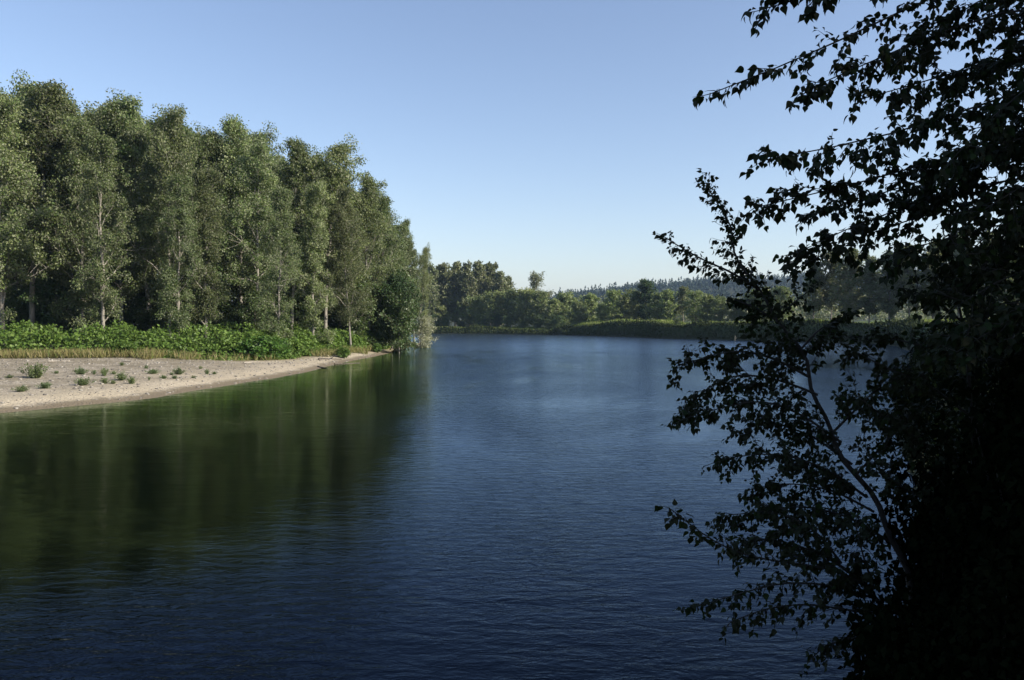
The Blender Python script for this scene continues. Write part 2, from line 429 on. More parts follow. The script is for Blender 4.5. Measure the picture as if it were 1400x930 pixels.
# ------------------------------------------------------------------ trees (prototypes)
def tree_geo(seed, H, Rd, base, nl, nleaf, ls, rc=0.2, lean=(0, 0), dome=False, fork=False, droop=0.0, top_open=0.0, wide=0.65):
    """tapered trunk with limbs, and a crown of leaf clumps along limbs and twigs"""
    r = np.random.RandomState(seed)
    tr = Geo(); k = 12
    t = np.linspace(0, 1, k)
    wobx = np.cumsum(r.randn(k) * 0.010 * H); woby = np.cumsum(r.randn(k) * 0.010 * H)
    pts = np.stack([(wobx - wobx[0]) * t + lean[0] * H * t ** 1.3, (woby - woby[0]) * t + lean[1] * H * t ** 1.3, H * 0.96 * t], 1)
    r0 = 0.0085 * H + 0.03
    rad = r0 * (1 - 0.93 * t) + 0.012
    rad[0] *= 1.35; pts[0][2] -= 0.4
    tr.tube(pts, rad, 8)
    def at(u):
        return np.array([np.interp(u, t, pts[:, c]) for c in range(3)])
    cl, cr, cw = [], [], []
    for i in range(nl):
        q = (i + r.rand()) / nl
        u = base + (0.97 - base) * q
        az = i * 2.399 + r.rand() * 1.1
        prof = (math.sin(math.pi * (0.10 + 0.84 * q)) ** 0.55) if dome else (0.62 + 0.5 * math.sin(math.pi * (0.12 + 0.80 * q))) * (1 - 0.42 * q ** 3)
        L = Rd * prof * (r.uniform(0.45, 1.3) if not dome else r.uniform(.6, 1.2))
        el = R_(r.uniform(5, 40) + 30 * q) if dome else R_(r.uniform(14, 56) + 24 * q)
        d0 = np.array([math.cos(az) * math.cos(el), math.sin(az) * math.cos(el), math.sin(el)])
        n = 6
        p = [at(u)]
        d = d0.copy()
        for j in range(n - 1):
            d = norm(d + r.randn(3) * 0.16 + np.array([0, 0, 0.10 - droop * 0.35]))
            p.append(p[-1] + d * L / (n - 1))
        p = np.array(p)
        rr = np.interp(u, t, rad) * 0.5
        tr.tube(p, np.linspace(rr, 0.012, n), 5)
        for j in range(2, n):
            w = 1.0 - top_open * q
            cl.append(p[j] + r.randn(3) * 0.15 * Rd * 0.3); cr.append(rc * Rd * r.uniform(0.6, 1.25) * (0.75 + 0.25 * j / n)); cw.append(w * r.uniform(0.3, 1.3))
        for _ in range(3 if dome else 5):
            j = r.randint(2, n - 1)
            dd = norm(d0 * 0.5 + r.randn(3) * 0.8 + np.array([0, 0, 0.2 - droop]))
            tip = p[j] + dd * L * r.uniform(0.25, 0.5)
            tr.tube(np.array([p[j], (p[j] + tip) / 2 + r.randn(3) * 0.05, tip]), [rr * 0.35, rr * 0.22, 0.008], 4)
            cl.append(tip); cr.append(rc * Rd * r.uniform(0.6, 1.15)); cw.append(r.uniform(0.3, 1.1))
    for u in np.linspace(max(base, 0.72), 1.0, 8):
        cl.append(at(u) + r.randn(3) * 0.2); cr.append(rc * Rd * 0.62 * (1.1 - 0.5 * u)); cw.append(0.35)
    cl, cr, cw = np.array(cl), np.array(cr), np.array(cw)
    idx = r.choice(len(cl), nleaf, p=cw * cr ** 1.6 / (cw * cr ** 1.6).sum())
    g = r.randn(nleaf, 3); g = norm(g) * (r.rand(nleaf, 1) ** 0.55) * np.where(r.rand(nleaf, 1) < .12, 1.3, 1.0)
    pos = cl[idx] + g * cr[idx][:, None] * np.array([1.1, 1.1, 0.9])
    pos[:, 2] = np.maximum(pos[:, 2], 0.25)
    d = norm(r.randn(nleaf, 3) + g * 0.6 + np.array([0, 0, -0.55]))
    nr = norm(r.randn(nleaf, 3) + g * 0.7 + np.array([0, 0, 0.5]))
    cg = Geo(); cg.leaves(pos, d, nr, ls * r.uniform(0.65, 1.35, nleaf), wide)
    return tr, cg

def tree_proto(name, seed, leafm, barkm, **kw):
    root = bpy.data.objects.new(name, None); COL.objects.link(root); root.empty_display_size = 0.3
    tr, cg = tree_geo(seed, **kw)
    tr.obj('trunk', barkm, root, smooth=True); cg.obj('crown', leafm, root)
    return root

USED = set()
random.seed(11)
# cottonwoods of the grove: 24 m prototypes
COT = [tree_proto('cottonwood_tree', 100 + i, M_cotton, M_bark, H=24.0, Rd=Rd, base=b, nl=nl, nleaf=nlf, ls=0.215, rc=rc, top_open=to, lean=ln)
       for i, (Rd, b, nl, nlf, rc, to, ln) in enumerate([
           (5.4, .11, 34, 40000, .160, .3, (0, 0)), (4.1, .26, 28, 27000, .185, .4, (.03, 0)), (6.3, .15, 32, 42000, .150, .2, (-.04, 0)),
           (3.8, .08, 36, 29000, .195, .3, (0, .02)), (5.6, .26, 26, 29000, .160, .5, (.07, 0)), (4.5, .08, 32, 34000, .180, .2, (-.02, .02))])]
UND = [tree_proto('understorey_tree', 140 + i, M_under, M_barkg, H=7.0, Rd=2.4, base=.08, nl=26, nleaf=6500, ls=0.24, rc=.27, dome=True) for i in range(3)]
ROUND = tree_proto('round_dark_tree', 150, M_dark, M_barkg, H=9.0, Rd=3.9, base=.05, nl=40, nleaf=16000, ls=0.25, rc=.24, dome=True)
SILV = tree_proto('silver_willow', 155, M_silver, M_barkg, H=4.6, Rd=2.2, base=.06, nl=26, nleaf=6000, ls=0.22, rc=.27, dome=True, droop=.7, lean=(.25, -.05), wide=.4)
FARC = [tree_proto('far_cottonwood_tree', 160 + i, M_far, M_barkg, H=26.0, Rd=5.2, base=b, nl=40, nleaf=7500, ls=0.72, rc=.16, top_open=.2) for i, b in enumerate((.14, .22, .10, .18))]
FARW = [tree_proto('far_willow_tree', 170 + i, M_farpale, M_barkg, H=12.0, Rd=rd, base=.08, nl=30, nleaf=5600, ls=0.58, rc=.18, dome=True, droop=.2) for i, rd in enumerate((5.0, 4.2, 5.8))]
FARD = tree_proto('far_dark_tree', 180, M_dark, M_barkg, H=14.0, Rd=4.6, base=.10, nl=34, nleaf=6000, ls=0.55, rc=.18, dome=True)
LONE = tree_proto('far_open_tree', 185, M_far, M_barkg, H=20.0, Rd=5.8, base=.22, nl=22, nleaf=4200, ls=0.5, rc=.20, top_open=.0, lean=(-.04, 0))

def stand(proto, px, d, ytop, label, cat, group=None, pH=24.0, wide=1.0, lean=0.0, name=None, zoff=-0.1):
    if pH == 24.0: pH = 24.8        # the leaves reach a little above the leader
    """a tree whose foot is seen at column px, forward distance d, and whose top shows at row ytop"""
    x = (px - 700) / F * d
    z = ground_z(x, d) + zoff
    H = CAMH + (442 - ytop) / F * d - z
    s = H / pH
    w = s * wide
    o = place(proto, USED, (x, d, z), random.uniform(0, 6.28), (w, w, s), label, cat, group, (0, lean))
    if name: o.name = name
    return o

GG = 'cottonwoods of the grove above the gravel bar'
front = [  # px, d, ytop, prototype, width, lean, label
    (-46, 89, 100, 2, 1.0, 0, 'cottonwood standing past the left edge, only its right limbs showing'),
    (4, 87, 118, 0, .95, 0, 'leafy cottonwood at the left edge of the grove, low dark boughs'),
    (44, 93, 98, 1, 1.05, 0, 'tall cottonwood with white lower trunk near the left edge, crown split by sky'),
    (84, 96, 106, 4, 1.0, 0, 'tall thin-topped cottonwood right of the white trunked one'),
    (112, 92, 160, 5, .9, 0, 'dark narrow cottonwood behind the pale slender one'),
    (141, 83, 172, 3, .85, 0, 'slender pale-leaved cottonwood standing forward of the grove with a bare pale stem'),
    (166, 96, 131, 0, .9, 0, 'dark topped cottonwood left of the twin pale tops'),
    (206, 98, 131, 1, .95, .03, 'cottonwood with long bare trunk showing high in its pale crown'),
    (232, 94, 148, 2, .75, 0, 'pale olive cottonwood with broad top sloping to the right'),
    (243, 85, 232, 5, .9, 0, 'shorter bright green cottonwood in front of the bare trunked one'),
    (282, 88, 215, 3, .9, 0, 'shorter leafy cottonwood with foliage down to the knotweed, left of centre of the grove'),
    (296, 102, 172, 0, .9, 0, 'pale crowned cottonwood behind the shorter leafy front trees'),
    (330, 103, 164, 2, .85, 0, 'broad olive cottonwood whose top rises above its neighbours mid grove'),
    (352, 97, 196, 4, .9, 0, 'silvery cottonwood with several thin stems at the dark gap'),
    (380, 88, 252, 5, .85, 0, 'short green cottonwood in front above the big dark knotweed bush'),
    (398, 105, 178, 1, .95, 0, 'grey green cottonwood with hanging boughs right of the broad olive one'),
    (428, 97, 236, 3, .8, 0, 'narrow cottonwood on a thin pale trunk in front of the highest right top'),
    (445, 108, 192, 4, 1.05, -.03, 'tall open-topped cottonwood with pale limbs, highest at the right of the grove'),
    (480, 104, 258, 2, .68, .085, 'leaning cottonwood with thick pale trunk tilting right over the knotweed'),
    (505, 116, 234, 0, .85, .02, 'dense dark green cottonwood where the skyline steps down'),
    (528, 121, 262, 5, .95, 0, 'cottonwood with rounded crown sloping towards the river'),
    (538, 134, 296, 3, .95, .03, 'smaller cottonwood near the river end of the grove'),
    (567, 143, 296, 1, .6, .05, 'slim wispy cottonwood sticking up at the river end of the grove'),
    (573, 150, 334, 4, .55, .02, 'last small cottonwood at the point, leaning over the water'),
]
for px, d, yt, k, w, ln, lab in front:
    stand(COT[k], px, d, yt, lab, 'tree', GG, 24.0, w, ln)
rb = np.random.RandomState(3)
back_lab = 'cottonwood deep in the grove, seen only in gaps behind the front trees'
sky = ([-60, 0, 90, 120, 230, 330, 440, 480, 505, 525, 550, 580], [110, 108, 114, 142, 148, 176, 202, 232, 250, 272, 312, 350])
for i in range(44):
    px = -60 + 615 * ((i + rb.rand()) / 44)
    d = rb.uniform(108, 145) if px < 470 else rb.uniform(128, 155)
    yt = np.interp(px, *sky) + rb.uniform(-4, 26)
    stand(COT[rb.randint(6)], px, d, yt, back_lab, 'tree', 'cottonwoods deep in the grove', 24.0, rb.uniform(.8, 1.2))
for i in range(44):
    px = -40 + 590 * ((i + rb.rand()) / 44)
    d = rb.uniform(94, 114) if px < 380 else rb.uniform(110, 128)
    stand(UND[rb.randint(3)], px, d, rb.uniform(372, 422), 'low leafy understorey tree among the grove trunks behind the knotweed', 'small tree', 'understorey trees among the grove trunks', 7.0, rb.uniform(.9, 1.3))
stand(ROUND, 541, 114, 386, 'round dark green tree low at the river end of the grove', 'tree', None, 9.0, .82)
stand(SILV, 574, 136, 437, 'silvery pale willow bush hanging over the water at the point', 'bush', None, 4.6, 1.05)

# far bank
FG = 'tall trees of the far bank forest block'
fl = ['dark tall far cottonwood half hidden behind the point', 'far cottonwood with flat top, second in the forest block', 'far cottonwood in the dark left half of the forest block',
      'far cottonwood at the middle of the forest block, top level with its neighbours', 'olive far cottonwood right of the middle of the forest block', 'pale lit far cottonwood on the right side of the forest block',
      'far cottonwood on the sloping right shoulder of the forest block', 'rightmost lower far cottonwood of the forest block']
for i, (px, yt) in enumerate([(589, 364), (606, 361), (622, 358), (639, 361), (655, 359), (670, 360), (684, 371), (696, 380)]):
    stand(FARC[i % 4], px, 338 + (i % 3) * 5, yt, fl[i], 'tree', FG, 26.0, 1.0)
for i in range(12):
    stand(FARC[i % 4], 585 + i * 9.5, 372 + (i % 4) * 9, 366 + rb.uniform(0, 8) + max(0, i - 9) * 6, 'far cottonwood standing behind the front of the forest block', 'tree', 'rear trees of the forest block', 26.0, 1.0)
stand(LONE, 731, 345, 375, 'lone open-crowned tree rising above the far willows beside the forest block', 'tree', None, 20.0, 1.0)
WG = 'pale willows and low trees along the far bank'
ww = [(604, 422, 338), (632, 416, 336), (655, 410, 330), (676, 404, 325), (698, 400, 322), (716, 402, 318), (737, 404, 312), (757, 412, 308), (772, 406, 316), (790, 416, 300), (806, 405, 302), (822, 418, 284),
      (838, 402, 292), (853, 408, 276), (868, 403, 280), (899, 405, 268), (914, 400, 262), (934, 392, 262), (951, 403, 252), (967, 406, 246), (985, 410, 242), (1003, 412, 240), (1024, 405, 238), (1045, 400, 236), (1066, 398, 232)]
wl = ['low dark willow at the foot of the forest block beside the point', 'low willow under the middle of the forest block', 'willow in front of the right half of the forest block',
      'pale willow at the right foot of the forest block', 'round pale willow between the forest block and the lone tree', 'bright round willow just left of the lone open tree', 'round willow directly below the lone open tree',
      'low willow right of the lone open tree', 'willow set back right of the lone open tree', 'low pale willow above the left end of the lit grass bank', 'taller pale willow behind the lit grass bank',
      'low dark willow on the lit grass bank', 'pale tree above the right end of the lit grass bank', 'low willow left of the dark round far tree', 'pale willow just left of the dark round far tree',
      'low willow just right of the dark round far tree', 'yellow green willow second right of the dark round far tree', 'tall pyramidal pale tree above the dark bank', 'willow right of the tall pyramidal pale tree',
      'low round willow on the dark bank near the sapling', 'pale willow on the dark bank, seen left of the sapling leaves', 'willow seen through the leaves of the sapling tip', 'willow behind the sapling stem on the far bank',
      'willow on the far bank right of the sapling stem', 'willow at the far end of the lit grass strip behind leaves']
for i, (px, yt, d) in enumerate(ww):
    stand(FARW[i % 3] if px != 934 else FARC[1], px, d, yt, wl[i], 'tree', WG, 12.0 if px != 934 else 26.0, 1.15 if px != 934 else 1.25)
stand(FARD, 884, 275, 386, 'dark round tree standing out among the pale far willows', 'tree', None, 14.0, .95)
fsh = [(596, 333, 436), (612, 334, 439), (629, 331, 435), (645, 329, 438), (661, 326, 432), (679, 322, 436), (697, 315, 430), (714, 311, 436), (731, 306, 433), (748, 301, 437), (765, 294, 434), (781, 288, 439),
       (862, 247, 441), (893, 238, 443), (925, 230, 441), (958, 221, 444), (990, 214, 440), (1022, 209, 444), (1052, 203, 439), (1082, 197, 443)]
for i, (px, d, yt) in enumerate(fsh):
    stand(UND[i % 3], px + rb.uniform(-6, 6), d, yt + rb.uniform(-5, 6), 'dark shrub growing down the shaded face of the far bank to the water', 'shrub', 'dark shrubs on the face of the far bank', 7.0, 1.5)
# right bank, seen through the near leaves
RG = 'trees of the right bank behind the near foliage'
rl = [(1112, 356, 190), (1136, 344, 186), (1160, 340, 180), (1188, 352, 176), (1215, 346, 172), (1243, 335, 170), (1275, 330, 168), (1310, 322, 168), (1350, 320, 165), (1390, 318, 160)]
rlab = ['left tree of the right bank clump, feathery top against the sky', 'feathery pale tree second in the right bank clump', 'tallest feathery tree of the right bank clump', 'dark tree behind the hanging leaves on the right bank',
        'dark tree at the middle of the lit grass strip', 'dark tall tree at the right end of the lit grass strip', 'tall tree beyond the lit grass strip hidden in near leaves', 'tree of the right bank deep behind near leaves',
        'second tree from the right edge behind near leaves', 'tree at the right edge far behind near leaves']
for i, (px, yt, d) in enumerate(rl):
    stand(FARC[i % 4], px, d, yt, rlab[i], 'tree', RG, 26.0, 1.15)

# farther flood-plain trees between the bank and the ridge
def woodland():
    g = Geo(); r = np.random.RandomState(9)
    for _ in range(420):
        d = r.uniform(380, 950)
        x = r.uniform(-0.05, 0.75) * d
        h = r.uniform(9, 18); w = h * r.uniform(.3, .42)
        z = ground_z(x, d)
        n = 260
        gg = norm(r.randn(n, 3)) * (r.rand(n, 1) ** .4)
        gg[:, 2] = np.abs(gg[:, 2]) * 1.2 - .2
        pos = np.array([x, d, z + h * .35]) + gg * np.array([w, w, h * .62]) + r.randn(n, 3) * .4
        g.leaves(pos, r.randn(n, 3) + [0, 0, -.4], r.randn(n, 3) + gg, r.uniform(.8, 1.7, n) * (d / 600) ** .5, .8)
    o = g.obj('distant_woodland', M_far); o['kind'] = 'stuff'
    o['label'] = 'distant flood plain woodland below the ridge'; o['category'] = 'woodland'
woodland()
def conifers():
    g = Geo(); r = np.random.RandomState(10)
    n = 5600
    d = np.concatenate([r.uniform(980, 1480, 3500), r.uniform(560, 980, 300), r.uniform(1360, 1490, 1800)])
    x = np.concatenate([r.uniform(-.15, 1.0, 3500), r.uniform(0.04, .14, 300), r.uniform(-.1, 1.0, 1800)]) * d
    z = land(x, d)[0]
    for i in range(n):
        h = r.uniform(8, 17) * (1 + .3 * wob(x[i], d[i], 22.0, 3)); w = h * r.uniform(.13, .19)
        if r.rand() < .35: h *= .6; w *= 1.5
        k = 8
        m = 34
        t = r.rand(m) ** .8
        a = r.rand(m) * 6.283
        rad = w * (1 - t) + .15
        c = np.stack([np.cos(a), np.sin(a), np.zeros(m)], 1)
        base = np.array([x[i], d[i], z[i]]) + np.stack([0 * t, 0 * t, h * (.08 + .92 * t)], 1)
        dirn = c * rad[:, None] + np.stack([0 * t, 0 * t, -rad * .55], 1)
        L = np.linalg.norm(dirn, axis=1) + 1.4
        g.leaves(base + np.array([0, 0, .5]), dirn, np.tile([0, 0, 1.0], (m, 1)) + r.randn(m, 3) * .5, L, .95)
        up = np.array([[x[i], d[i], z[i] + h * .82]]); g.leaves(up, np.array([[0, 0, 1.0]]), np.array([[0.3, -1, 0.0]]), np.array([h * .25]), .3)
    o = g.obj('conifer_forest', M_conif); o['kind'] = 'stuff'
    o['label'] = 'blue green conifer forest covering the distant ridge'; o['category'] = 'forest'
conifers()

# ------------------------------------------------------------------ left bank ground cover
def sample_band(r, n, v0, v1, y0=60, y1=178, x0=-85, x1=-16):
    out = []
    while sum(map(len, out)) < n:
        x = r.uniform(x0, x1, n * 3); y = r.uniform(y0, y1, n * 3)
        z, s, ins, veg, left = land(x, y)
        k = (veg > v0) & (veg < v1) & ~ins & left
        out.append(np.stack([x, y, z, veg], 1)[k])
    return np.concatenate(out)[:n]

def knot():
    r = np.random.RandomState(21); g = Geo()
    n = 82000
    a = np.concatenate([sample_band(r, 52000, -.6, 9, 60, 122), sample_band(r, 34000, -.4, 4.0, 82, 150)])
    x, y, z, v = a.T
    hump = 0.34 + 0.66 * np.clip(.5 + .9 * wob(x, y, .9, 1), 0, 1) * (.8 + .2 * wob(x, y, 4.0, 6))
    hh = (0.30 + 2.7 * sstep(-.2, 2.6, v - .2 + 1.0 * sstep(80, 88, y) + 1.1 * wob(x, y, 1.9, 2))) * hump * (1 - .25 * sstep(110, 140, y))
    t = r.rand(len(x)) ** .42
    pos = np.stack([x + r.randn(len(x)) * .08, y + r.randn(len(x)) * .08, z + hh * t], 1)
    d = norm(r.randn(len(x), 3) * .8 + [0.15, -.25, -.45]); nr = norm(r.randn(len(x), 3) * .45 + [.25, -.15, 1.0])
    g.leaves(pos, d, nr, r.uniform(.18, .40, len(x)), .75)
    o = g.obj('knotweed_thicket', M_knot); o['kind'] = 'stuff'
    o['label'] = 'bright green knotweed thicket between gravel bar and grove'; o['category'] = 'thicket'
knot()

def blades(name, label, pts, hmin, hmax, mat, w=.035, seed=1, cat='grass'):
    r = np.random.RandomState(seed); g = Geo()
    n = len(pts)
    d = norm(r.randn(n, 3) * [.38, .38, .1] + [0, 0, 1])
    g.leaves(pts, d, norm(r.randn(n, 3)), r.uniform(hmin, hmax, n), w)
    o = g.obj(name, mat); o['kind'] = 'stuff'; o['label'] = label; o['category'] = cat
    return o
r = np.random.RandomState(31)
a0 = sample_band(r, 22000, -5.2, .8, 60, 84, -75, -33)
a0 = a0[a0[:, 3] > -2.3 - 2.8 * wob(a0[:, 0], a0[:, 1], 2.4, 2) + r.uniform(-.6, .6, len(a0))]
a = sample_band(r, 16000, -2.6, .6, 60, 130)
keep = (wob(a[:, 0], a[:, 1], 2.2, 3) > -.25 + .18 * (-a[:, 3])) & ((a[:, 0] < -30) | (a[:, 1] > 88) | (r.rand(len(a)) < .16))
blades('dry_grass', 'dry yellow grass along the foot of the knotweed', np.concatenate([a[keep], a0])[:, :3] - [0, 0, .03], .35, 1.05, M_grassd, .07, 32)

# gravel: loose stones
def stones():
    r = np.random.RandomState(41); g = Geo()
    out = []
    n = 8000
    x = r.uniform(-62, -16, 40000); y = r.uniform(30, 105, 40000)
    z, s, ins, veg, left = land(x, y)
    k = (~ins) & left & (veg < .5) & (s > .1)
    x, y, z, s = x[k][:n], y[k][:n], z[k][:n], s[k][:n]
    cube = np.array([[sx, sy, sz] for sx in (-1, 1) for sy in (-1, 1) for sz in (-1, 1)], float)
    q = np.array([[0, 1, 3, 2], [4, 6, 7, 5], [0, 4, 5, 1], [2, 3, 7, 6], [0, 2, 6, 4], [1, 5, 7, 3]])
    m = len(x)
    size = .02 + .06 * r.rand(m) ** 6
    v = cube[None] * (1 + r.uniform(-.35, .35, (m, 8, 3)))
    v[:, :, 2] *= .6
    v = v * size[:, None, None] * r.uniform(.7, 1.4, (m, 1, 3)) + np.stack([x, y, z + size * .2], 1)[:, None]
    g.add(v.reshape(-1, 3), ((np.arange(m) * 8)[:, None, None] + q[None]).reshape(-1, 4))
    mt, nt, o_ = new_mat('river_stones')
    gm = N(nt, 'ShaderNodeNewGeometry')
    c = ramp(nt, gm.outputs['Random Per Island'], [(0, (.09, .08, .07)), (.5, (.19, .175, .15)), (.85, (.25, .23, .20)), (1, (.30, .285, .25))])
    p = N(nt, 'ShaderNodeBsdfPrincipled', Roughness=.85); nt.links.new(c, p.inputs['Base Color']); nt.links.new(p.outputs[0], o_.inputs[0])
    o = g.obj('pebbles', mt, smooth=True); o['kind'] = 'stuff'; o['label'] = 'loose river stones of the gravel bar'; o['category'] = 'pebbles'
stones()

# small shrubs on the gravel
def shrub_proto(i, seed):
    r = np.random.RandomState(seed)
    root = bpy.data.objects.new('gravel_shrub', None); COL.objects.link(root); root.empty_display_size = .2
    st, lf = Geo(), Geo()
    for k in range(16):
        az = r.rand() * 6.283; el = R_(r.uniform(25, 85)); L = r.uniform(.5, 1.0)
        d = np.array([math.cos(az) * math.cos(el), math.sin(az) * math.cos(el), math.sin(el)])
        p = np.array([[0, 0, -.03], d * L * .5 + r.randn(3) * .04, d * L + [0, 0, .04]]); p[0, :2] = r.randn(2) * .08
        st.tube(p, [.012, .008, .003], 4)
        n = 90
        t = r.uniform(.12, 1.0, n)[:, None]
        pos = p[0] * (1 - t) + p[2] * t + r.randn(n, 3) * .085
        pos[:, 2] = np.maximum(pos[:, 2], .01)
        lf.leaves(pos, norm(r.randn(n, 3) * .7 + d), r.randn(n, 3) + [0, 0, .6], r.uniform(.07, .16, n), .5)
    st.obj('stem', M_barkg, root); lf.obj('foliage', M_shrub, root)
    return root
SHR = [shrub_proto(i, 60 + i) for i in range(3)]
shr = [(50, 517, 30, 19, 'largest shrub on the gravel bar, dark green and dense, near the left edge'), (39, 535, 21, 6, 'flat shrub nearest the water at the left of the gravel bar'),
       (70, 531, 18, 7, 'low flat shrub right of the one nearest the water'), (113, 527, 24, 10, 'wide rounded shrub, largest of the lower row on the gravel'),
       (109, 512, 15, 8, 'pale green shrub above the wide rounded one'), (142, 514, 11, 9, 'sparse thin shrub in the middle cluster on the gravel'), (128, 512, 6, 6, 'tiny twiggy shrub between the pale shrub and the sparse one'),
       (155, 512, 9, 4, 'low tuft just right of the sparse thin shrub'), (143, 525, 10, 7, 'small shrub right of the wide rounded one'), (155, 525, 9, 5, 'small low shrub left below the dark compact one'),
       (166, 520, 18, 9, 'dark compact shrub at the right of the middle cluster'), (184, 525, 13, 8, 'spiky shrub right of the dark compact one'), (212, 511, 15, 6, 'flat yellowish shrub in the upper row past the middle cluster'),
       (201, 504, 5, 4, 'tiny tuft high on the gravel above the flat yellowish shrub'), (210, 520, 4, 4, 'tiny tuft below the flat yellowish shrub'), (223, 518, 9, 5, 'small tuft left of the last pair of shrubs'),
       (247, 512, 14, 8, 'bright green shrub, largest of the right cluster on the gravel'), (238, 518, 8, 4, 'low tuft under the bright green shrub'), (235, 513, 6, 4, 'tiny tuft touching the left of the bright green shrub'),
       (264, 517, 7, 3, 'flat tuft right below the bright green shrub'), (283, 512, 7, 6, 'upright small shrub towards the right end of the gravel shrubs'), (293, 512, 6, 4, 'rightmost tiny tuft of the gravel shrubs'),
       (274, 505, 5, 4, 'tiny tuft highest at the right of the gravel shrubs'), (166, 500, 7, 4, 'tiny tuft at the top of the gravel near the dry grass'), (76, 511, 9, 4, 'dry brownish tuft right of the largest shrub'), (14, 517, 10, 4, 'dry low tuft left of the largest shrub')]
for i, (px, py, w, h, lab) in enumerate(shr):
    d = depth_at(py, 1.0)
    for _ in range(6):
        x = (px - 700) / F * d; z = ground_z(x, d); d = depth_at(py, z)
    sw, sh = 1.15 * w / F * d / 1.5, 1.2 * h / F * d / .95
    place(SHR[i % 3], USED, (x, d, z - .01), random.uniform(0, 6.28), (sw, sw, sh), lab, 'shrub', 'small shrubs scattered on the gravel bar')

# distinct knotweed bushes standing forward of the thicket
def bush_proto(name, seed, mat, Rr, Hh, n, ls, wide=.75, cat='bush', bark=None, ragged=.25):
    r = np.random.RandomState(seed)
    root = bpy.data.objects.new(name, None); COL.objects.link(root); root.empty_display_size = .3
    st, lf = Geo(), Geo()
    cl = []
    for k in range(22):
        az = k * 2.399 + r.rand() * .6; el = R_(r.uniform(18, 88)); 
        d = np.array([math.cos(az) * math.cos(el) * Rr, math.sin(az) * math.cos(el) * Rr, math.sin(el) * Hh]) * r.uniform(.7, 1.0)
        p0 = np.array([r.randn() * .15 * Rr, r.randn() * .15 * Rr, -.1])
        pm = (p0 + d) / 2 + np.array([0, 0, .12 * Hh])
        st.tube(np.array([p0, pm, d]), [.02 * Hh, .012 * Hh, .004], 4)
        for t in (.45, .7, .95): cl.append((1 - t) * (1 - t) * p0 + 2 * t * (1 - t) * pm + t * t * d)
    cl = np.array(cl)
    idx = r.randint(len(cl), size=n)
    g3 = norm(r.randn(n, 3)) * r.rand(n, 1) ** .5
    pos = cl[idx] + g3 * ragged * np.array([Rr, Rr, Hh])
    pos[:, 2] = np.maximum(pos[:, 2], .02)
    lf.leaves(pos, norm(r.randn(n, 3) * .8 + g3 * .5 + [0, 0, -.4]), norm(r.randn(n, 3) * .7 + g3 * .6 + [0, 0, .8]), ls * r.uniform(.6, 1.3, n), wide)
    st.obj('stem', bark or M_barkg, root); lf.obj('foliage', mat, root)
    return root
KB = bush_proto('knotweed_bush', 71, M_knot, 1.6, 2.4, 3800, .26)
for px, py, rw, hh, lab in [(346, 493, 1.45, 1.0, 'big rounded knotweed bush standing forward onto the gravel, dark on its left side'), (398, 489, 1.0, .85, 'rounded knotweed bush right of the big forward one'),
                            (489, 489, .55, .5, 'small knotweed bush alone on the gravel near the driftwood'), (150, 489, .9, .62, 'knotweed bush bulging out above the shrub cluster'), (237, 488, .8, .6, 'low knotweed bush at the dry grass edge'), (520, 482, .6, .5, 'small low bush at the narrow end of the gravel')]:
    d = depth_at(py, .9)
    for _ in range(6):
        x = (px - 700) / F * d; z = ground_z(x, d); d = min(depth_at(py, z), 112)
    place(KB, USED, (x, d + 1.2 * rw, z - .02), random.uniform(0, 6.28), (rw, rw, hh), lab, 'bush', 'knotweed bushes forward of the thicket')

# driftwood
def driftwood(name, p0, p1, rad, mat, label, seed, branch=True):
    r = np.random.RandomState(seed)
    d0 = depth_at(p0[1], .7); d1 = depth_at(p1[1], .7)
    for _ in range(6):
        a = np.array([(p0[0] - 700) / F * d0, d0]); b = np.array([(p1[0] - 700) / F * d1, d1])
        d0 = depth_at(p0[1], max(ground_z(*a), 0)); d1 = depth_at(p1[1], max(ground_z(*b), 0))
    g = Geo(); n = 8
    t = np.linspace(0, 1, n)[:, None]
    pts = np.concatenate([a * (1 - t) + b * t, np.zeros((n, 1))], 1)
    L = np.linalg.norm(b - a)
    pts[:, :2] += r.randn(n, 2) * .02 * L
    gz = np.array([max(ground_z(x, y), -.05) for x, y in pts[:, :2]])
    pts[:, 2] = gz + rad * .8 + .1 * rad * r.randn(n)
    org = pts[0].copy()
    g.tube(pts - org, np.linspace(rad, rad * .55, n), 6)
    if branch:
        k = n // 2
        g.tube(np.array([pts[k], pts[k] + [.2 * L * .4, -.1 * L, .25], pts[k] + [.3 * L * .5, -.2 * L, .5]]) - org, [rad * .5, rad * .35, rad * .15], 5)
    o = g.obj(name, mat, smooth=True); o.location = org
    return tag(o, label, 'driftwood', 'driftwood on the gravel bar')
driftwood('driftwood_log', (421, 484), (447, 489), .16, M_drift, 'pale driftwood log at the top of the gravel beside the knotweed', 1)
driftwood('driftwood_log', (436, 492), (466, 493), .09, M_driftd, 'dark driftwood log lying across the gravel below the pale log', 2)
driftwood('driftwood_log', (455, 498.5), (492, 496.5), .07, M_driftd, 'long dark driftwood pole at the water edge', 3, False)
driftwood('driftwood_log', (434, 502), (448, 504), .07, M_driftd, 'short dark driftwood stub dipping into the water', 4, False)
driftwood('driftwood_branch', (66, 495), (96, 494.5), .07, M_drift, 'bleached driftwood branch beside the dry grass at the left', 5)
driftwood('driftwood_branch', (166, 494), (180, 495), .06, M_drift, 'short bleached stick below the knotweed near the middle of the gravel', 6, False)
driftwood('driftwood_branch', (330, 497), (352, 495), .06, M_drift, 'thin bleached stick in front of the big rounded knotweed bush', 7, False)

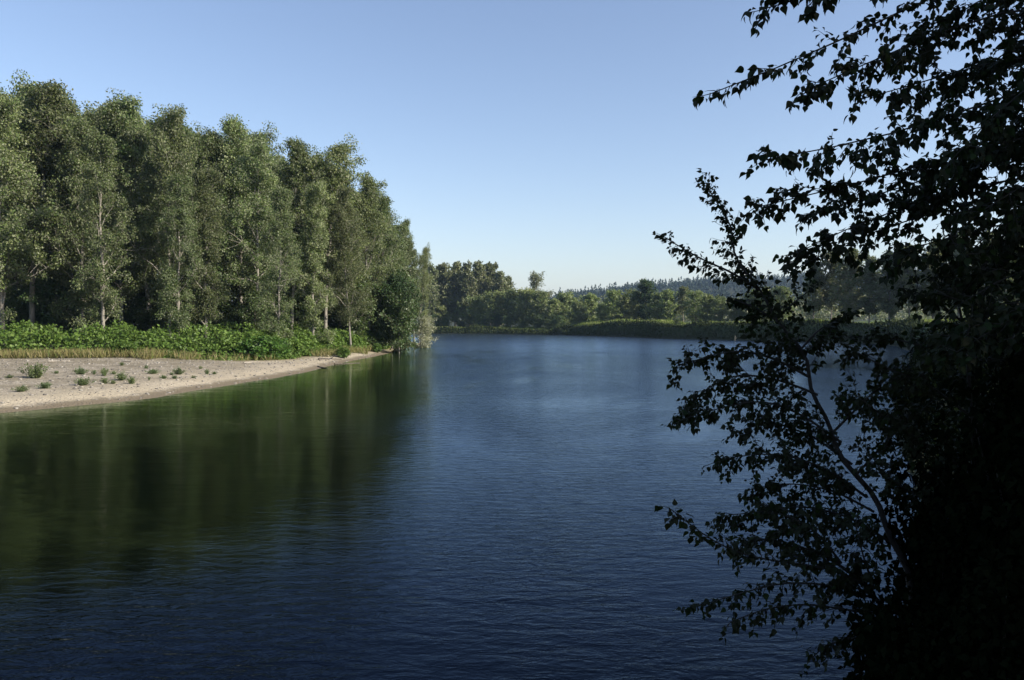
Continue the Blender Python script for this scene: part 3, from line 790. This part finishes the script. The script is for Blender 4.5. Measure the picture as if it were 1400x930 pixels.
# stake by the far waterline
x, y = P(1005, 463, 193)[:2]
g = Geo(); g.tube(np.array([[0, 0, -.4], [0.02, 0, .7], [.05, .01, 1.35], [.05, .01, 1.38]]), [.15, .14, .12, .04], 6)
g.tube(np.array([[0.0, 0, .5], [.3, -.05, .8], [.42, -.05, 1.0]]), [.09, .07, .04], 6)
o = g.obj('wooden_stake', M_stake); o.location = (x, y, min(max(ground_z(x, y), -.2), .5)); tag(o, 'tan broken wooden stake at the far waterline left of the sapling', 'stake')

# far-bank slope vegetation and grass tops
def far_cover():
    r = np.random.RandomState(81)
    x = r.uniform(-60, 100, 500000); y = r.uniform(130, 350, 500000)
    z, s, ins, veg, left = land(x, y)
    k = (~ins) & (~left) & (s < 15) & (s > .2)
    x, y, z, s = x[k][:70000], y[k][:70000], z[k][:70000], s[k][:70000]
    n = len(x)
    hh = (.25 + 1.5 * np.clip(wob(x, y, 4.0, 4) * .8 + .1, 0, 1)) * np.where(s < 4, 1.0, .6)
    pos = np.stack([x, y, z + hh * r.rand(n)], 1)
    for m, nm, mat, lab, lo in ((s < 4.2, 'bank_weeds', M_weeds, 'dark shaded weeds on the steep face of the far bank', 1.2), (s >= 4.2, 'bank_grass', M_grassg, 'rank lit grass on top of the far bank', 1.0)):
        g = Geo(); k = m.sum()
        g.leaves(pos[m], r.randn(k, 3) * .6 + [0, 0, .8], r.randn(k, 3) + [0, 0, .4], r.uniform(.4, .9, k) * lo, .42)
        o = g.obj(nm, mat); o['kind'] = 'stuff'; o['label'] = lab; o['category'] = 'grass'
far_cover()

# ------------------------------------------------------------------ near right bank: tree, sapling, bushes
rn = np.random.RandomState(77)
DENS = 1.28
def curve(pts, n):
    pts = np.asarray(pts, float)
    seg = np.r_[0, np.cumsum(np.linalg.norm(np.diff(pts, axis=0), axis=1))]
    u = np.linspace(0, seg[-1], n)
    p = np.stack([np.interp(u, seg, pts[:, c]) for c in range(3)], 1)
    for _ in range(3):
        p[1:-1] = .25 * p[:-2] + .5 * p[1:-1] + .25 * p[2:]
    return p, seg[-1]

def leafy(wood, lf, p, L, tl, dens, lsz, depth_spread=.8, start=.12, droop=.25, sub=1, full=1.0):
    """side twigs with alternate hanging leaves along a bough polyline"""
    n = len(p)
    tan = norm(np.gradient(p, axis=0))
    cnt = max(3, int(L * dens * DENS))
    m = int(L * 26)
    us = rn.uniform(max(start, .35), 1, m)
    qs = np.stack([np.interp(us * (n - 1), np.arange(n), p[:, c]) for c in range(3)], 1)
    sd = norm(rn.randn(m, 3)); lf.big_leaves(qs + sd * rn.uniform(.01, .05, (m, 1)), norm(sd * .8 + [0, 0, -.7]), norm(rn.randn(m, 3) * .7 + [0, 0, .8]), lsz * rn.uniform(.55, 1.3, m))
    for i in range(cnt):
        u = start + (1 - start) * (i + rn.rand()) / cnt
        q = np.array([np.interp(u * (n - 1), np.arange(n), p[:, c]) for c in range(3)])
        tg = norm(np.array([np.interp(u * (n - 1), np.arange(n), tan[:, c]) for c in range(3)]))
        rnd = rn.randn(3); rnd -= tg * (rnd @ tg); rnd = norm(rnd); rnd[1] *= depth_spread
        d = norm(tg * .75 + rnd * .8 + np.array([0, 0, .12 - droop * rn.rand()]))
        ln = tl * (1.05 - .6 * u) * rn.uniform(.5, 1.3)
        twig(wood, lf, q, d, ln, lsz, droop, sub)
    twig(wood, lf, p[-1], tan[-1], tl * .5, lsz, droop, 0)

def twig(wood, lf, q, d, ln, lsz, droop, sub):
    k = 5
    pt = [q]
    dd = d.copy()
    for j in range(k - 1):
        dd = norm(dd + rn.randn(3) * .16 + np.array([0, 0, -.05 * droop * 4]))
        pt.append(pt[-1] + dd * ln / (k - 1))
    pt = np.array(pt)
    wood.tube(pt, np.linspace(.0042, .0014, k), 4)
    m = max(5, int(ln / .0185))
    us = np.linspace(.12, 1.0, m)
    ps = np.stack([np.interp(us * (k - 1), np.arange(k), pt[:, c]) for c in range(3)], 1)
    side = norm(rn.randn(m, 3))
    ld = norm(dd * .55 + side * .75 + np.array([0, 0, -.75]))
    nr = norm(rn.randn(m, 3) * .7 + np.array([0, 0, .8]))
    off = norm(side + dd * .4 + np.array([0, 0, -.3])) * rn.uniform(.008, .035, (m, 1))
    lf.big_leaves(ps + off, ld, nr, lsz * rn.uniform(.55, 1.3, m))
    if sub:
        for _ in range(2):
            j = rn.randint(1, k - 1)
            twig(wood, lf, pt[j], norm(dd + rn.randn(3) * .6), ln * rn.uniform(.4, .65), lsz, droop, sub - 1)

def boughs_on(root, trunk_pt, specs, lsz, part='branch', r0=.02, droop=.25):
    for pts, tl, dens, sub in specs:
        w = [P(*q) for q in pts]
        if trunk_pt is not None: w = [np.array(trunk_pt(w[0]))] + w
        p, L = curve(w, 16)
        wood, lf = Geo(), Geo()
        wood.tube(p, np.linspace(r0, .004, len(p)), 6)
        leafy(wood, lf, p, L, tl, dens, lsz, start=.22 if trunk_pt is not None else .06, droop=droop, sub=sub)
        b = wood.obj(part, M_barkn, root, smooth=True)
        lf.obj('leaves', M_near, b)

# the big cottonwood whose trunk stands right of the frame
big = thing('cottonwood_tree', 'near dark cottonwood whose leafy boughs hang in from the top right', 'tree', group=None)
bx, by = 9.2, 6.4
bz = ground_z(bx, by)
tp, _ = curve([(bx, by, bz - .3), (bx - .1, by, bz + 3), (bx - .5, by + .2, bz + 7), (bx - .6, by + .3, bz + 12), (bx - .3, by + .3, bz + 18)], 16)
tg = Geo(); tg.tube(tp, np.linspace(.30, .05, 16), 12); tg.obj('trunk', M_barkn, big, smooth=True)
def on_trunk(w):
    zt = max(bz + 1.2, w[2] - .9)
    return [np.interp(zt, tp[:, 2], tp[:, c]) for c in range(3)]
bsp = [
    ([(1400, -70, 6.3), (1260, 0, 6.2), (1170, 48, 6.1), (1070, 95, 6.0), (1010, 116, 6.0), (975, 127, 6.0)], .34, 6, 0),
    ([(1330, -80, 6.0), (1180, -25, 5.9), (1100, 5, 5.8), (1045, 12, 5.8)], .36, 7, 1),
    ([(1410, -10, 6.6), (1300, 40, 6.4), (1200, 75, 6.3), (1140, 112, 6.2), (1100, 124, 6.2)], .42, 8, 1),
    ([(1420, 60, 6.8), (1320, 95, 6.8), (1240, 120, 6.6), (1180, 135, 6.5)], .45, 8, 1),
    ([(1430, 90, 6.2), (1340, 150, 6.1), (1250, 185, 6.0), (1160, 200, 6.0), (1095, 205, 5.9), (1050, 218, 5.9)], .36, 8, 1),
    ([(1430, 160, 6.6), (1310, 215, 6.5), (1210, 245, 6.4), (1120, 262, 6.3), (1068, 272, 6.3), (1032, 284, 6.3)], .38, 8, 1),
    ([(1430, 220, 7.0), (1320, 262, 6.9), (1230, 285, 6.8), (1160, 300, 6.7), (1120, 322, 6.6), (1092, 345, 6.6)], .34, 7, 1),
    ([(1430, 280, 6.3), (1350, 310, 6.2), (1270, 330, 6.2), (1210, 352, 6.1)], .42, 8, 1),
    ([(1440, 20, 7.4), (1380, 60, 7.3), (1300, 130, 7.2), (1260, 170, 7.2)], .5, 8, 1),
    ([(1440, 130, 7.6), (1370, 180, 7.6), (1300, 240, 7.5), (1250, 275, 7.5)], .5, 8, 1),
    ([(1440, 240, 7.4), (1390, 280, 7.3), (1340, 330, 7.2), (1300, 370, 7.2)], .5, 9, 1),
    ([(1440, 320, 6.9), (1380, 345, 6.8), (1330, 380, 6.7), (1285, 405, 6.7)], .5, 9, 1),
    ([(1440, -60, 7.0), (1370, -20, 7.0), (1290, 30, 6.9), (1230, 70, 6.9)], .5, 8, 1),
    ([(1440, 60, 5.8), (1390, 110, 5.8), (1340, 180, 5.7), (1300, 220, 5.7)], .42, 8, 1),
    ([(1440, 200, 5.9), (1390, 240, 5.9), (1340, 300, 5.8), (1290, 330, 5.8)], .45, 8, 1),
    ([(1440, 400, 7.2), (1390, 420, 7.2), (1340, 445, 7.1), (1290, 470, 7.1)], .5, 9, 1),
    ([(1440, 370, 6.2), (1390, 390, 6.2), (1340, 440, 6.2), (1290, 470, 6.2)], .5, 9, 1),
]
more = []
for pts, tl, dens, sub in bsp[5:7] + bsp[9:12] + bsp[15:]:          # the same limbs fork; each fork runs beside its neighbour, a little behind or in front
    dx, dy, dd = rn.uniform(0, 45), rn.uniform(-30, 30), rn.choice([-.7, .7])
    more.append(([(a + dx * (k + 1) / 3, b + dy, c + dd) for k, (a, b, c) in enumerate(pts)], tl, dens, sub))
boughs_on(big, on_trunk, bsp + more, .064, 'bough', .022)
# unseen upper crown of that tree, real limbs and leaves above the frame
ug, ul = Geo(), Geo()
for i in range(16):
    zt = bz + 8 + i * .65
    q = np.array([np.interp(zt, tp[:, 2], tp[:, c]) for c in range(3)])
    az = i * 2.4; L = 4.6 - i * .16
    tip = q + np.array([math.cos(az) * L, math.sin(az) * L, 1.6])
    p, LL = curve([q, (q + tip) / 2 + [0, 0, .5], tip], 10)
    ug.tube(p, np.linspace(.06, .008, 10), 6)
    n = 1500
    t = rn.uniform(.2, 1, n)
    c = np.stack([np.interp(t * 9, np.arange(10), p[:, k]) for k in range(3)], 1) + rn.randn(n, 3) * .55
    ul.leaves(c, rn.randn(n, 3) + [0, 0, -.7], rn.randn(n, 3) + [0, 0, .6], rn.uniform(.07, .14, n), .8)
ub = ug.obj('upper_limbs', M_barkn, big, smooth=True); ul.obj('leaves', M_near, ub)

# the sapling leaning out over the water
sap = thing('cottonwood_sapling', 'slender dark sapling leaning left from the bank across the river, upright leafy tip', 'tree')
sw = [P(*q) for q in [(1300, 905, 7.5), (1245, 800, 7.6), (1222, 752, 7.6), (1192, 690, 7.7), (1150, 605, 7.8), (1118, 540, 7.9), (1088, 485, 8.0), (1060, 435, 8.1), (1035, 392, 8.1), (1008, 335, 8.2), (985, 288, 8.2), (965, 252, 8.2)]]
b0 = sw[0].copy(); b0[0] += .5; b0[2] = ground_z(b0[0], b0[1]) - .2
sp, sL = curve([b0] + sw, 40)
sp[1:, 0] += .045 * np.sin(np.arange(39) * .55) + .03 * np.sin(np.arange(39) * 1.3); sp[1:, 1] += .06 * np.sin(np.arange(39) * .4)
sg = Geo(); sg.tube(sp, np.linspace(.042, .005, 40) ** 1.0, 8)
st = sg.obj('stem', M_barkn, sap, smooth=True)
wood, lf = Geo(), Geo()
pp = sp[25:]
leafy(wood, lf, pp, np.linalg.norm(np.diff(pp, axis=0), axis=1).sum(), .30, 30, .058, .9, .0, .12, 0)
b = wood.obj('branch', M_barkn, sap, smooth=True); lf.obj('leaves', M_near, b)
ssp = [
    ([(1036, 395, 8.1), (1000, 372, 8.0), (960, 355, 8.0), (930, 338, 7.9), (910, 325, 7.9)], .26, 9, 0),
    ([(1060, 437, 8.1), (1030, 420, 8.2), (1005, 410, 8.3)], .3, 10, 1),
    ([(1060, 437, 8.1), (1090, 410, 8.0), (1110, 395, 7.9)], .26, 7, 0),
    ([(1105, 515, 7.9), (1060, 490, 7.8), (1010, 478, 7.7), (960, 488, 7.6), (928, 503, 7.6)], .32, 9, 1),
    ([(1118, 540, 7.9), (1070, 520, 8.0), (1010, 510, 8.1), (965, 530, 8.1), (935, 560, 8.2)], .32, 9, 1),
    ([(1150, 605, 7.8), (1095, 565, 7.7), (1040, 545, 7.6), (975, 560, 7.5), (930, 575, 7.5)], .30, 9, 1),
    ([(1165, 635, 7.8), (1110, 595, 7.9), (1050, 575, 8.0), (1010, 590, 8.1)], .34, 9, 1),
    ([(1185, 680, 7.7), (1130, 640, 7.6), (1070, 620, 7.5), (1010, 622, 7.5), (980, 632, 7.5)], .32, 9, 1),
    ([(1195, 700, 7.7), (1140, 670, 7.8), (1080, 660, 7.9), (1030, 668, 7.9)], .34, 9, 1),
    ([(1088, 485, 8.0), (1120, 450, 7.9), (1160, 430, 7.9)], .3, 8, 1),
    ([(1140, 590, 7.8), (1190, 540, 7.7), (1230, 500, 7.7)], .36, 9, 1),
    ([(1170, 650, 7.8), (1215, 600, 7.7), (1260, 560, 7.7)], .36, 9, 1),
    ([(1215, 740, 7.6), (1160, 705, 7.5), (1090, 690, 7.4), (1040, 700, 7.4), (990, 705, 7.4)], .32, 9, 1),
]
DENS = 2.1
boughs_on(sap, None, ssp, .058, 'branch', .014, .2)

# a lower spreading bush of the same kind beneath the sapling
low = thing('cottonwood_sapling', 'low dark sapling spreading leafy branches just above the water at lower right', 'tree')
lb = P(1230, 900, 6.8); lb[2] = ground_z(lb[0], lb[1]) - .2
lp, _ = curve([lb, P(1225, 850, 6.8), P(1195, 805, 6.9), P(1150, 770, 6.9), P(1100, 745, 7.0)], 14)
sg = Geo(); sg.tube(lp, np.linspace(.04, .01, 14), 8); sg.obj('stem', M_barkn, low, smooth=True)
lsp = [
    ([(1195, 805, 6.9), (1130, 775, 6.7), (1060, 768, 6.5), (1000, 755, 6.3), (955, 728, 6.2), (922, 700, 6.2)], .24, 8, 0),
    ([(1150, 770, 6.9), (1090, 745, 7.0), (1040, 735, 7.1), (1000, 745, 7.1)], .32, 9, 1),
    ([(1200, 820, 6.9), (1140, 800, 6.8), (1070, 795, 6.7), (1000, 815, 6.6), (950, 830, 6.6)], .30, 8, 0),
    ([(1210, 840, 6.8), (1160, 835, 6.7), (1110, 825, 6.7), (1050, 830, 6.6), (1000, 850, 6.6)], .3, 7, 0),
    ([(1220, 870, 6.8), (1180, 870, 6.7), (1130, 880, 6.6), (1110, 900, 6.6)], .32, 8, 0),
    ([(1150, 770, 6.9), (1120, 730, 6.8), (1080, 705, 6.8), (1050, 700, 6.8)], .32, 9, 1),
    ([(1195, 805, 6.9), (1180, 760, 6.8), (1170, 720, 6.8)], .36, 9, 1),
]
DENS = 1.8
boughs_on(low, None, lsp, .060, 'branch', .012, .25)

third = thing('cottonwood_sapling', 'upright dark sapling between the leaning sapling and the right edge, leaves over the bank bushes', 'tree')
tb = P(1345, 900, 7.4); tb[2] = ground_z(tb[0], tb[1]) - .2
tpp, _ = curve([tb, P(1340, 760, 7.4), P(1330, 620, 7.4), P(1325, 500, 7.4), P(1310, 400, 7.4), P(1290, 330, 7.4)], 20)
sg = Geo(); sg.tube(tpp, np.linspace(.045, .006, 20), 8); sg.obj('stem', M_barkn, third, smooth=True)
tsp = [
    ([(1331, 650, 7.4), (1270, 610, 7.3), (1215, 575, 7.2), (1170, 540, 7.1)], .34, 8, 1),
    ([(1328, 570, 7.4), (1270, 525, 7.4), (1215, 505, 7.3), (1165, 478, 7.3)], .34, 7, 1),
    ([(1325, 500, 7.4), (1270, 475, 7.5), (1215, 462, 7.6), (1180, 466, 7.6)], .34, 7, 1),
    ([(1336, 720, 7.4), (1275, 690, 7.3), (1225, 660, 7.2), (1190, 640, 7.1)], .34, 8, 1),
    ([(1315, 440, 7.4), (1280, 410, 7.3), (1240, 395, 7.2)], .34, 7, 1),
    ([(1325, 500, 7.4), (1370, 450, 7.4), (1410, 420, 7.4)], .4, 9, 1),
    ([(1330, 600, 7.4), (1380, 540, 7.3), (1420, 500, 7.3)], .4, 9, 1),
]
boughs_on(third, None, tsp, .058, 'branch', .012, .2)

# dense bushes closing the right side
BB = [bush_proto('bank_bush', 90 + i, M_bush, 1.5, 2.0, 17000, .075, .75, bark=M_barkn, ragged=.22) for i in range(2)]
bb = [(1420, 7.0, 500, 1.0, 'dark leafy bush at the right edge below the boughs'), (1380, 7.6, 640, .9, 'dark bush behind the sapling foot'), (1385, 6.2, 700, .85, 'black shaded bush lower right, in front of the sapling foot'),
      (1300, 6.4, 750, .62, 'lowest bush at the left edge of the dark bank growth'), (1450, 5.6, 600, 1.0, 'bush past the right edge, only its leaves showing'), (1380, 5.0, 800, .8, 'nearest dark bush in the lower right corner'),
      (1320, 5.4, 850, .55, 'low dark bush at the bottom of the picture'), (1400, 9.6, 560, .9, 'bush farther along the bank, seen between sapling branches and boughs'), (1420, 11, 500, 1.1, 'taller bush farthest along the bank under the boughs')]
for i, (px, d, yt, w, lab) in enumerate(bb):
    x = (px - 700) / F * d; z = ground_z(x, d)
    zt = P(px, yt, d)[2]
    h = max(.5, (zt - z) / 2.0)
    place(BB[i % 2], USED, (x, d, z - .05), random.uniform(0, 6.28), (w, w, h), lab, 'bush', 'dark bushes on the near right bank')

# dark undergrowth on the near right bank
def undergrowth():
    r = np.random.RandomState(95)
    x = r.uniform(3, 70, 700000); y = r.uniform(5, 120, 700000)
    z, s, ins, veg, left = land(x, y)
    k = (~ins) & (~left) & (s < 9) & (x < .9 * y + 12) & (r.rand(len(x)) < np.clip(14 / y, .15, 1))
    x, y, z, s = [q[k][:85000] for q in (x, y, z, s)]
    n = len(x)
    hh = (.5 + 1.3 * np.clip(.5 + .8 * wob(x, y, 1.4, 4), 0, 1)) * sstep(-.3, 1.5, s)
    g = Geo(); pos = np.stack([x, y, z + hh * r.rand(n) ** .6], 1)
    g.leaves(pos, r.randn(n, 3) + [0, 0, -.3], r.randn(n, 3) + [0, 0, .6], r.uniform(.09, .2, n) * np.clip(y / 20, .7, 2.2), .65)
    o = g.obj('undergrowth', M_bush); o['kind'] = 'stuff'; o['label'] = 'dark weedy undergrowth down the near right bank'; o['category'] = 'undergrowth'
undergrowth()

# trees farther right that shade the near bank
sh = [(15, 3, 11), (19, 10, 21), (14, -5, 18), (24, 2, 15), (22, -8, 20), (20, 17, 17), (27, 12, 20), (12, -13, 19), (31, -3, 22), (29, 22, 14), (25, 27, 15), (32, 25, 19), (33, 40, 13)]
for i, (x, y, h) in enumerate(sh):
    s = h / 24
    place(COT[(i * 2) % 6], USED, (x, y, ground_z(x, y) - .1), i * 1.3, (s * 1.25, s * 1.25, s), 'cottonwood on the near right bank behind the dark bushes, outside the picture', 'tree', 'shading cottonwoods right of the camera')

# ------------------------------------------------------------------ air
def haze():
    m, nt, out = new_mat('pale_air')
    v = N(nt, 'ShaderNodeVolumePrincipled', Density=HAZE)
    v.inputs['Color'].default_value = (.50, .70, 1.0, 1); v.inputs['Anisotropy'].default_value = .2
    nt.links.new(v.outputs[0], out.inputs['Volume'])
    g = Geo()
    X0, X1, Y0, Y1, Z0, Z1 = -5200, 5200, -5200, 5200, -4, 190
    g.add([[X0, Y0, Z0], [X1, Y0, Z0], [X1, Y1, Z0], [X0, Y1, Z0], [X0, Y0, Z1], [X1, Y0, Z1], [X1, Y1, Z1], [X0, Y1, Z1]],
          [[0, 3, 2, 1], [4, 5, 6, 7], [0, 1, 5, 4], [1, 2, 6, 5], [2, 3, 7, 6], [3, 0, 4, 7]])
    o = g.obj('haze', m); o['kind'] = 'stuff'; o['label'] = 'thin blue air over the valley'; o['category'] = 'haze'
HAZE = 0.00010
haze()

# ------------------------------------------------------------------ light, sky, camera
SUN_AZ, SUN_EL = 110.0, 29.0      # degrees clockwise from the view direction, degrees up
w = bpy.data.worlds.new('World'); scene.world = w; w.use_nodes = True
nt = w.node_tree; nt.nodes.clear()
sk = nt.nodes.new('ShaderNodeTexSky'); sk.sky_type = 'NISHITA'; sk.sun_disc = False
sk.sun_elevation = R_(SUN_EL); sk.sun_rotation = R_(SUN_AZ); sk.altitude = 0; sk.air_density = 1.0; sk.dust_density = 1.0; sk.ozone_density = 1.9
bg = nt.nodes.new('ShaderNodeBackground'); bg.inputs[1].default_value = 0.10
wo = nt.nodes.new('ShaderNodeOutputWorld')
nt.links.new(mix(nt, 1.0, sk.outputs[0], (1.07, .985, .985), 'MULTIPLY'), bg.inputs[0]); nt.links.new(bg.outputs[0], wo.inputs[0])
sun = bpy.data.lights.new('sun', 'SUN'); sun.energy = 4.5; sun.angle = R_(.53); sun.color = (1, .92, .80)
so = bpy.data.objects.new('sun', sun); COL.objects.link(so)
sd = Vector((math.sin(R_(SUN_AZ)) * math.cos(R_(SUN_EL)), math.cos(R_(SUN_AZ)) * math.cos(R_(SUN_EL)), math.sin(R_(SUN_EL))))
so.rotation_euler = (-sd).to_track_quat('-Z', 'Y').to_euler()

cam = bpy.data.cameras.new('camera'); co = bpy.data.objects.new('camera', cam); COL.objects.link(co)
cam.sensor_width = 36; cam.lens = 36 * F / 1400.0; cam.clip_start = .05; cam.clip_end = 20000
co.location = (0, 0, CAMH); co.rotation_euler = (math.pi / 2 - PITCH, 0, 0)
scene.camera = co

vs = scene.view_settings
scene.display_settings.display_device = 'sRGB'
vs.view_transform = 'Standard'; vs.look = 'None'; vs.gamma = 1; vs.exposure = 1.0; vs.use_curve_mapping = False
cy = scene.cycles
cy.max_bounces = 8; cy.diffuse_bounces = 3; cy.glossy_bounces = 3; cy.transmission_bounces = 4; cy.transparent_max_bounces = 8; cy.volume_bounces = 0
